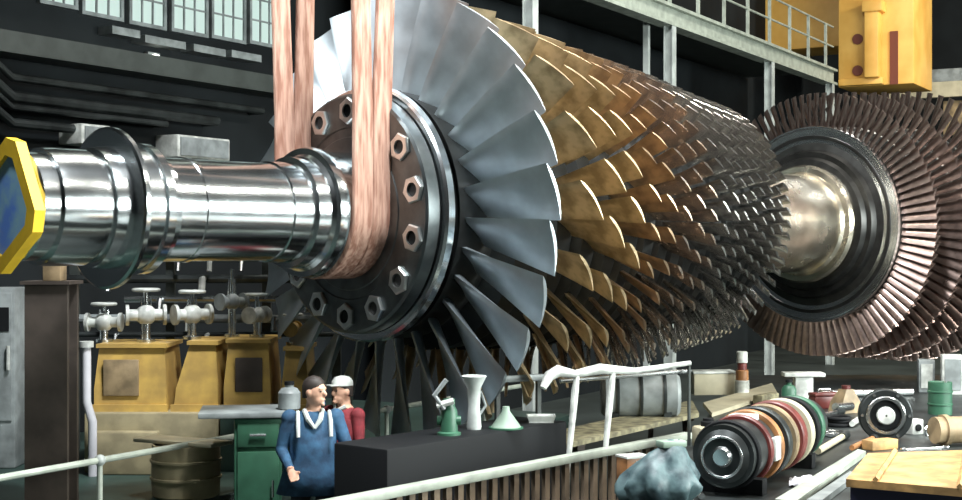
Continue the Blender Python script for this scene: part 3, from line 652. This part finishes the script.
t = thing('oil_drum', 'dark green oil drum on the bed behind the tan pipe', 'drum', bed(940,414))
MB().vcyl([(0,.13),(.1,.13),(.105,.138),(.12,.138),(.125,.13),(.24,.13),(.245,.138),(.26,.138),(.265,.13),(.36,.13),(.36,.115),(.35,.11)]).build('shell', M['green'], t); MB().vcyl([(.35,.02),(.365,.02)], (.06,0,0)).build('bung', M['silver'], t)
t = thing('toolbox', 'dark red toolbox on the bed between the white stand and the tan casting', 'toolbox', bed(824,408), .3)
MB().box((-.16,-.08,0),(.16,.08,.14),None,.01).build('body', M['red'], t); MB().box((-.165,-.085,.14),(.165,.085,.18),None,.01).build('lid', M['red'], t); MB().tube([(-.08,0,.18),(-.07,0,.22),(.07,0,.22),(.08,0,.18)],.01,8).build('handle', M['silver'], t)

# ------------------------------------------------------------------ workers
def figure(name, label, loc, rz, J, cols, hair='hair', face=0., grp=None, k=1.):
    """one continuous body from tapered limbs; J = joints in metres, the figure looks along -Y"""
    V = lambda n: Vector(J[n])
    mb = MB()
    hd = V('head'); f = Matrix.Translation(hd) @ Matrix.Rotation(face,4,'Z')
    mb.ell((0,0,.01),(.078,.098,.118),f); mb.ell((0,-.03,-.06),(.055,.065,.06),f)                        # skull, jaw
    mb.ell((0,-.104,-.015),(.014,.024,.028),f); mb.ell((0,-.092,-.062),(.026,.012,.009),f)                # nose, lips
    mb.ell((0,-.085,.03),(.055,.018,.012),f); mb.ell((0,-.088,-.098),(.025,.02,.018),f)                   # brow, chin
    for s in (-1,1): mb.ell((s*.08,.005,-.005),(.012,.026,.034),f)                                        # ears
    mb.tube([V('neck')+Vector((0,.0,-.06)), hd+Vector((0,.02,-.03))], [.068,.056], 14)
    pv, ch, nk = V('pelvis'), V('chest'), V('neck')
    def ovl(p, a, b): return [p+Vector((a*cos(2*pi*i/20), b*sin(2*pi*i/20), 0)) for i in range(20)]
    mb.loops([ovl(pv+Vector((0,0,-.12)),.15,.11), ovl(pv,.178,.125), ovl(pv.lerp(ch,.4),.165,.115), ovl(ch,.195,.13), ovl(ch.lerp(nk,.5)+Vector((0,.005,0)),.185,.115), ovl(ch.lerp(nk,.85),.11,.085), ovl(nk,.07,.07)])
    bones = []
    for s in 'lr':
        sh, el, wr = V('shoulder_'+s), V('elbow_'+s), V('wrist_'+s); hp, kn, an = V('hip_'+s), V('knee_'+s), V('ankle_'+s)
        mb.ell(sh, (.075,.07,.075)); mb.tube([sh, sh.lerp(el,.4), el], [.066,.062,.05], 14); mb.ell(el,(.05,.05,.05)); mb.tube([el, el.lerp(wr,.35), wr], [.05,.047,.034], 14)
        mb.tube([hp+Vector((0,0,.04)), hp.lerp(kn,.4), kn], [.098,.085,.062], 16); mb.ell(kn,(.062,.064,.066)); mb.tube([kn, kn.lerp(an,.35), an], [.06,.062,.044], 16)
        mb.ell(an+Vector((0,-.07,-.045)),(.048,.135,.042)); mb.ell(an+Vector((0,.02,-.03)),(.045,.06,.055))
        d = (wr-el).normalized(); side = Vector((-1 if s == 'l' else 1,0,0)); side = (side-d*side.dot(d)).normalized(); nn = d.cross(side)
        pc = wr+d*.05; fx = -Vector(J.get('palm_'+s, (0,1,0))); 
        bend = Vector(J.get('curl_'+s, (0,-1,0))); bend = (bend-d*bend.dot(d)).normalized(); acr = d.cross(bend).normalized()
        mx = Matrix((( *acr,0),(*bend,0),(*d,0),(0,0,0,1))).transposed(); mx.translation = pc
        mb.ell((0,0,0),(.042,.018,.055),mx)
        for q, (o_, L) in enumerate(((-.033,.075),(-.011,.085),(.011,.08),(.033,.062))):
            a = pc+d*.045+acr*o_; b = a+d*L*.5+bend*.006; c_ = b+d*L*.35+bend*L*.3; mb.tube([a-d*.02,a,b,c_],[.0105,.0105,.0095,.008],8)
        a = pc-d*.01-acr*.036; mb.tube([a+acr*.015,a-acr*.02+d*.03+bend*.012,a-acr*.022+d*.062+bend*.028],[.013,.012,.009],8)
        bones += [(sh,el,'top'),(el,el.lerp(wr,.9),'top'),(el.lerp(wr,1.0),wr+d*.2,'skin'),(hp,kn,'leg'),(kn,an-Vector((0,0,.0)),'leg'),(an+Vector((0,.03,-.06)),an+Vector((0,-.17,-.06)),'shoe')]
    bones += [(pv+Vector((0,0,-.1)),pv,'leg'),(pv+Vector((0,0,.12)),nk+Vector((0,0,-.07)),'top'),(nk+Vector((0,0,.0)),hd,'skin'),(hd,hd+Vector((0,0,.1)),'skin')]
    me = mb.mesh('raw', M['skin']); ob = bpy.data.objects.new('raw', me); C.objects.link(ob)
    rm = ob.modifiers.new('r','REMESH'); rm.mode = 'VOXEL'; rm.voxel_size = .0095
    sm = ob.modifiers.new('s','SMOOTH'); sm.factor = .5; sm.iterations = 3
    dg = bpy.context.evaluated_depsgraph_get(); me2 = bpy.data.meshes.new_from_object(ob.evaluated_get(dg)); bpy.data.objects.remove(ob)
    me2.materials.clear(); order = ['skin','top','leg','shoe']
    for m_ in (M['skin'], M[cols[0]], M[cols[1]], M['black']): me2.materials.append(m_)
    def dist(p, a, b):
        ab = b-a; u = max(0,min(1,(p-a).dot(ab)/max(ab.length_squared,1e-9))); return (p-(a+ab*u)).length
    R_ = {'top':.02,'leg':.0,'skin':0,'shoe':0}
    for p_ in me2.polygons:
        c = p_.center; b = min(bones, key=lambda q: dist(c, q[0], q[1]) - (.09 if q[2] == 'top' and q[0].z > pv.z and abs(q[0].x-pv.x) < .02 else 0))
        ix = order.index(b[2])
        if ix == 1 and c.z > nk.z - .02 and abs(c.x-nk.x) < .085: ix = 0
        p_.material_index = ix; p_.use_smooth = True
    t = thing(name, label, 'person', loc, rz, grp); t.scale = (k,k,k)
    link('body', me2, t)
    hb = MB()
    rings = []
    for z, rx, ry, oy in ((-.05,.070,.05,.055),(.0,.084,.078,.03),(.05,.086,.098,.012),(.09,.074,.088,.008),(.12,.045,.058,.006),(.134,.01,.012,.006)):
        rings.append([f @ Vector((rx*cos(2*pi*i/24), oy+ry*sin(2*pi*i/24), z)) for i in range(24)])
    hb.loops(rings); hb.build('hair', M[hair], t, 60)
    for s in (-1,1): MB().ell((s*.032,-.088,.008),(.011,.008,.007),f).build('eye', M['eye'], t)
    return t, nk, ch, pv
base = dict(pelvis=(0,0,.95), chest=(0,.0,1.28), neck=(0,.02,1.48), head=(0,-.01,1.62), hip_l=(-.095,0,.9), hip_r=(.095,0,.9), knee_l=(-.11,-.03,.5), knee_r=(.11,-.03,.5), ankle_l=(-.12,.02,.09), ankle_r=(.12,.02,.09),
 shoulder_l=(-.19,.01,1.40), shoulder_r=(.19,.01,1.40), elbow_l=(-.25,.03,1.12), elbow_r=(.25,.03,1.12), wrist_l=(-.24,-.08,.88), wrist_r=(.24,-.08,.88))
def jacket(t, m, ch, pv, flare, z0, z1, m2=None):
    rings = [[Vector((a*cos(2*pi*i/28), b*sin(2*pi*i/28)+o, z)) for i in range(28)] for z, a, b, o in ((z0,.245+flare,.18+flare*.4,0),(z0+.2,.215+flare*.5,.155,0),(1.12,.195,.142,0),(1.27,.203,.138,0),(1.36,.185,.110,0.003),(1.40,.15,.08,.005))]
    o = MB().loops(rings, False).build('jacket', M[m], t, 60); s = o.modifiers.new('s','SOLIDIFY'); s.thickness = .012
J = dict(base); J.update(elbow_r=(.29,-.05,1.13), wrist_r=(.25,-.26,.98), elbow_l=(-.26,.02,1.14), wrist_l=(-.20,-.2,1.0), head=(.01,-.03,1.62))
t, nk, ch, pv = figure('person', 'worker in a blue jacket with white collar standing below the slings', Vector((at(313,400,12.0).x,12.0,0)), R(12), J, ('jblue','tdark'), face=R(48), k=1.03)
jacket(t, 'jblue', ch, pv, .06, .78, 1.0)
MB().tube([(-.075,-.03,1.47),(-.05,-.12,1.40),(0,-.142,1.33)],[.02,.022,.014],8).tube([(.075,-.03,1.47),(.05,-.12,1.40),(0,-.142,1.33)],[.02,.022,.014],8).build('collar', M['jwhite'], t)
for s in (-1,1): MB().tube([(s*.13,-.045,1.46),(s*.135,-.125,1.38),(s*.135,-.155,1.26)],[.016,.018,.016],8).build('strap', M['jwhite'], t)
J = dict(base); J.update(elbow_l=(-.23,-.08,1.14), wrist_l=(-.12,-.28,1.08), elbow_r=(.24,-.02,1.12), wrist_r=(.17,-.2,.95))
t, nk, ch, pv = figure('person', 'worker in a red jacket and white cap standing behind the blue worker', Vector((at(343,400,13.0).x,13.0,0)), R(-40), J, ('jred','tdark'), face=R(-10), k=.97)
jacket(t, 'jred', ch, pv, .01, .8, 1.0)
MB().tube([(-.07,-.03,1.48),(0,-.11,1.43),(.07,-.03,1.48)],[.022,.02,.022],8).build('collar', M['jwhite'], t)
f = Matrix.Translation((0,-.01,1.62)) @ Matrix.Rotation(R(-10),4,'Z')
MB().loops([[f @ Vector((r_*cos(2*pi*i/24)*.9, r_*sin(2*pi*i/24)*1.08, z)) for i in range(24)] for z, r_ in ((.055,.103),(.10,.098),(.135,.07),(.148,.02))]).box((-.06,-.17,.055),(.06,-.08,.068),f,.004).build('cap', M['white'], t)

# ------------------------------------------------------------------ light
def area(name, loc, target, sx, sy, power, col=(1,1,1)):
    d = bpy.data.lights.new(name, 'AREA'); d.shape = 'RECTANGLE'; d.size = sx; d.size_y = sy; d.energy = power; d.color = col
    o = bpy.data.objects.new(name, d); C.objects.link(o); o.location = loc
    o.rotation_euler = (Vector(target)-Vector(loc)).to_track_quat('-Z','Z').to_euler()
    return o
for a, b in WIN:
    l = (a+b)/2
    area('window_daylight', H(l,CR-.05,5.05), H(l,-4,4.0), 3.0, 4.2, 1500, (.93,1,.97))
for l, c in ((9,2),(14,3),(20,3)):
    area('unseen_overhead_light', H(l,c,12.6), H(l,c,0), 1.2, 1.2, 900, (1,.95,.86))
area('unseen_overhead_light', H(33,1.5,12.6), H(38.5,.5,8.5), 1.5, 1.5, 3600, (1,.93,.8))  # unseen light added to brighten the yellow crane
for l, c, pw in ((7.6,-3.4,3000),(5.2,-10.8,1100)):  # unseen lights added to brighten the upper blades, end cover and ochre housings
    area('unseen_overhead_light', H(l,c,12.6), P0+Vector((0,0,1)), 1.6, 1.6, pw, (.95,.98,1))
for l, c in ((12.5,-9.5),(18,-5),(26,-5)):
    area('unseen_overhead_light', H(l,c,12.6), H(l,c,0), 1.2, 1.2, 520, (1,.95,.86))
W = bpy.data.worlds.new('World'); bpy.context.scene.world = W; W.use_nodes = True
W.node_tree.nodes['Background'].inputs['Color'].default_value = (.5,.6,.6,1)
W.node_tree.nodes['Background'].inputs['Strength'].default_value = .03
cam = bpy.data.cameras.new('camera'); co = bpy.data.objects.new('camera', cam); C.objects.link(co)
co.location = (0,0,EYE); co.rotation_euler = (pi/2,0,0); cam.sensor_width = 36; cam.lens = 36*F/962; cam.clip_end = 200
sc = bpy.context.scene; sc.camera = co
sc.view_settings.view_transform = 'Standard'; sc.view_settings.look = 'None'; sc.view_settings.gamma = 1
sc.view_settings.use_curve_mapping = False; sc.view_settings.exposure = 0.0
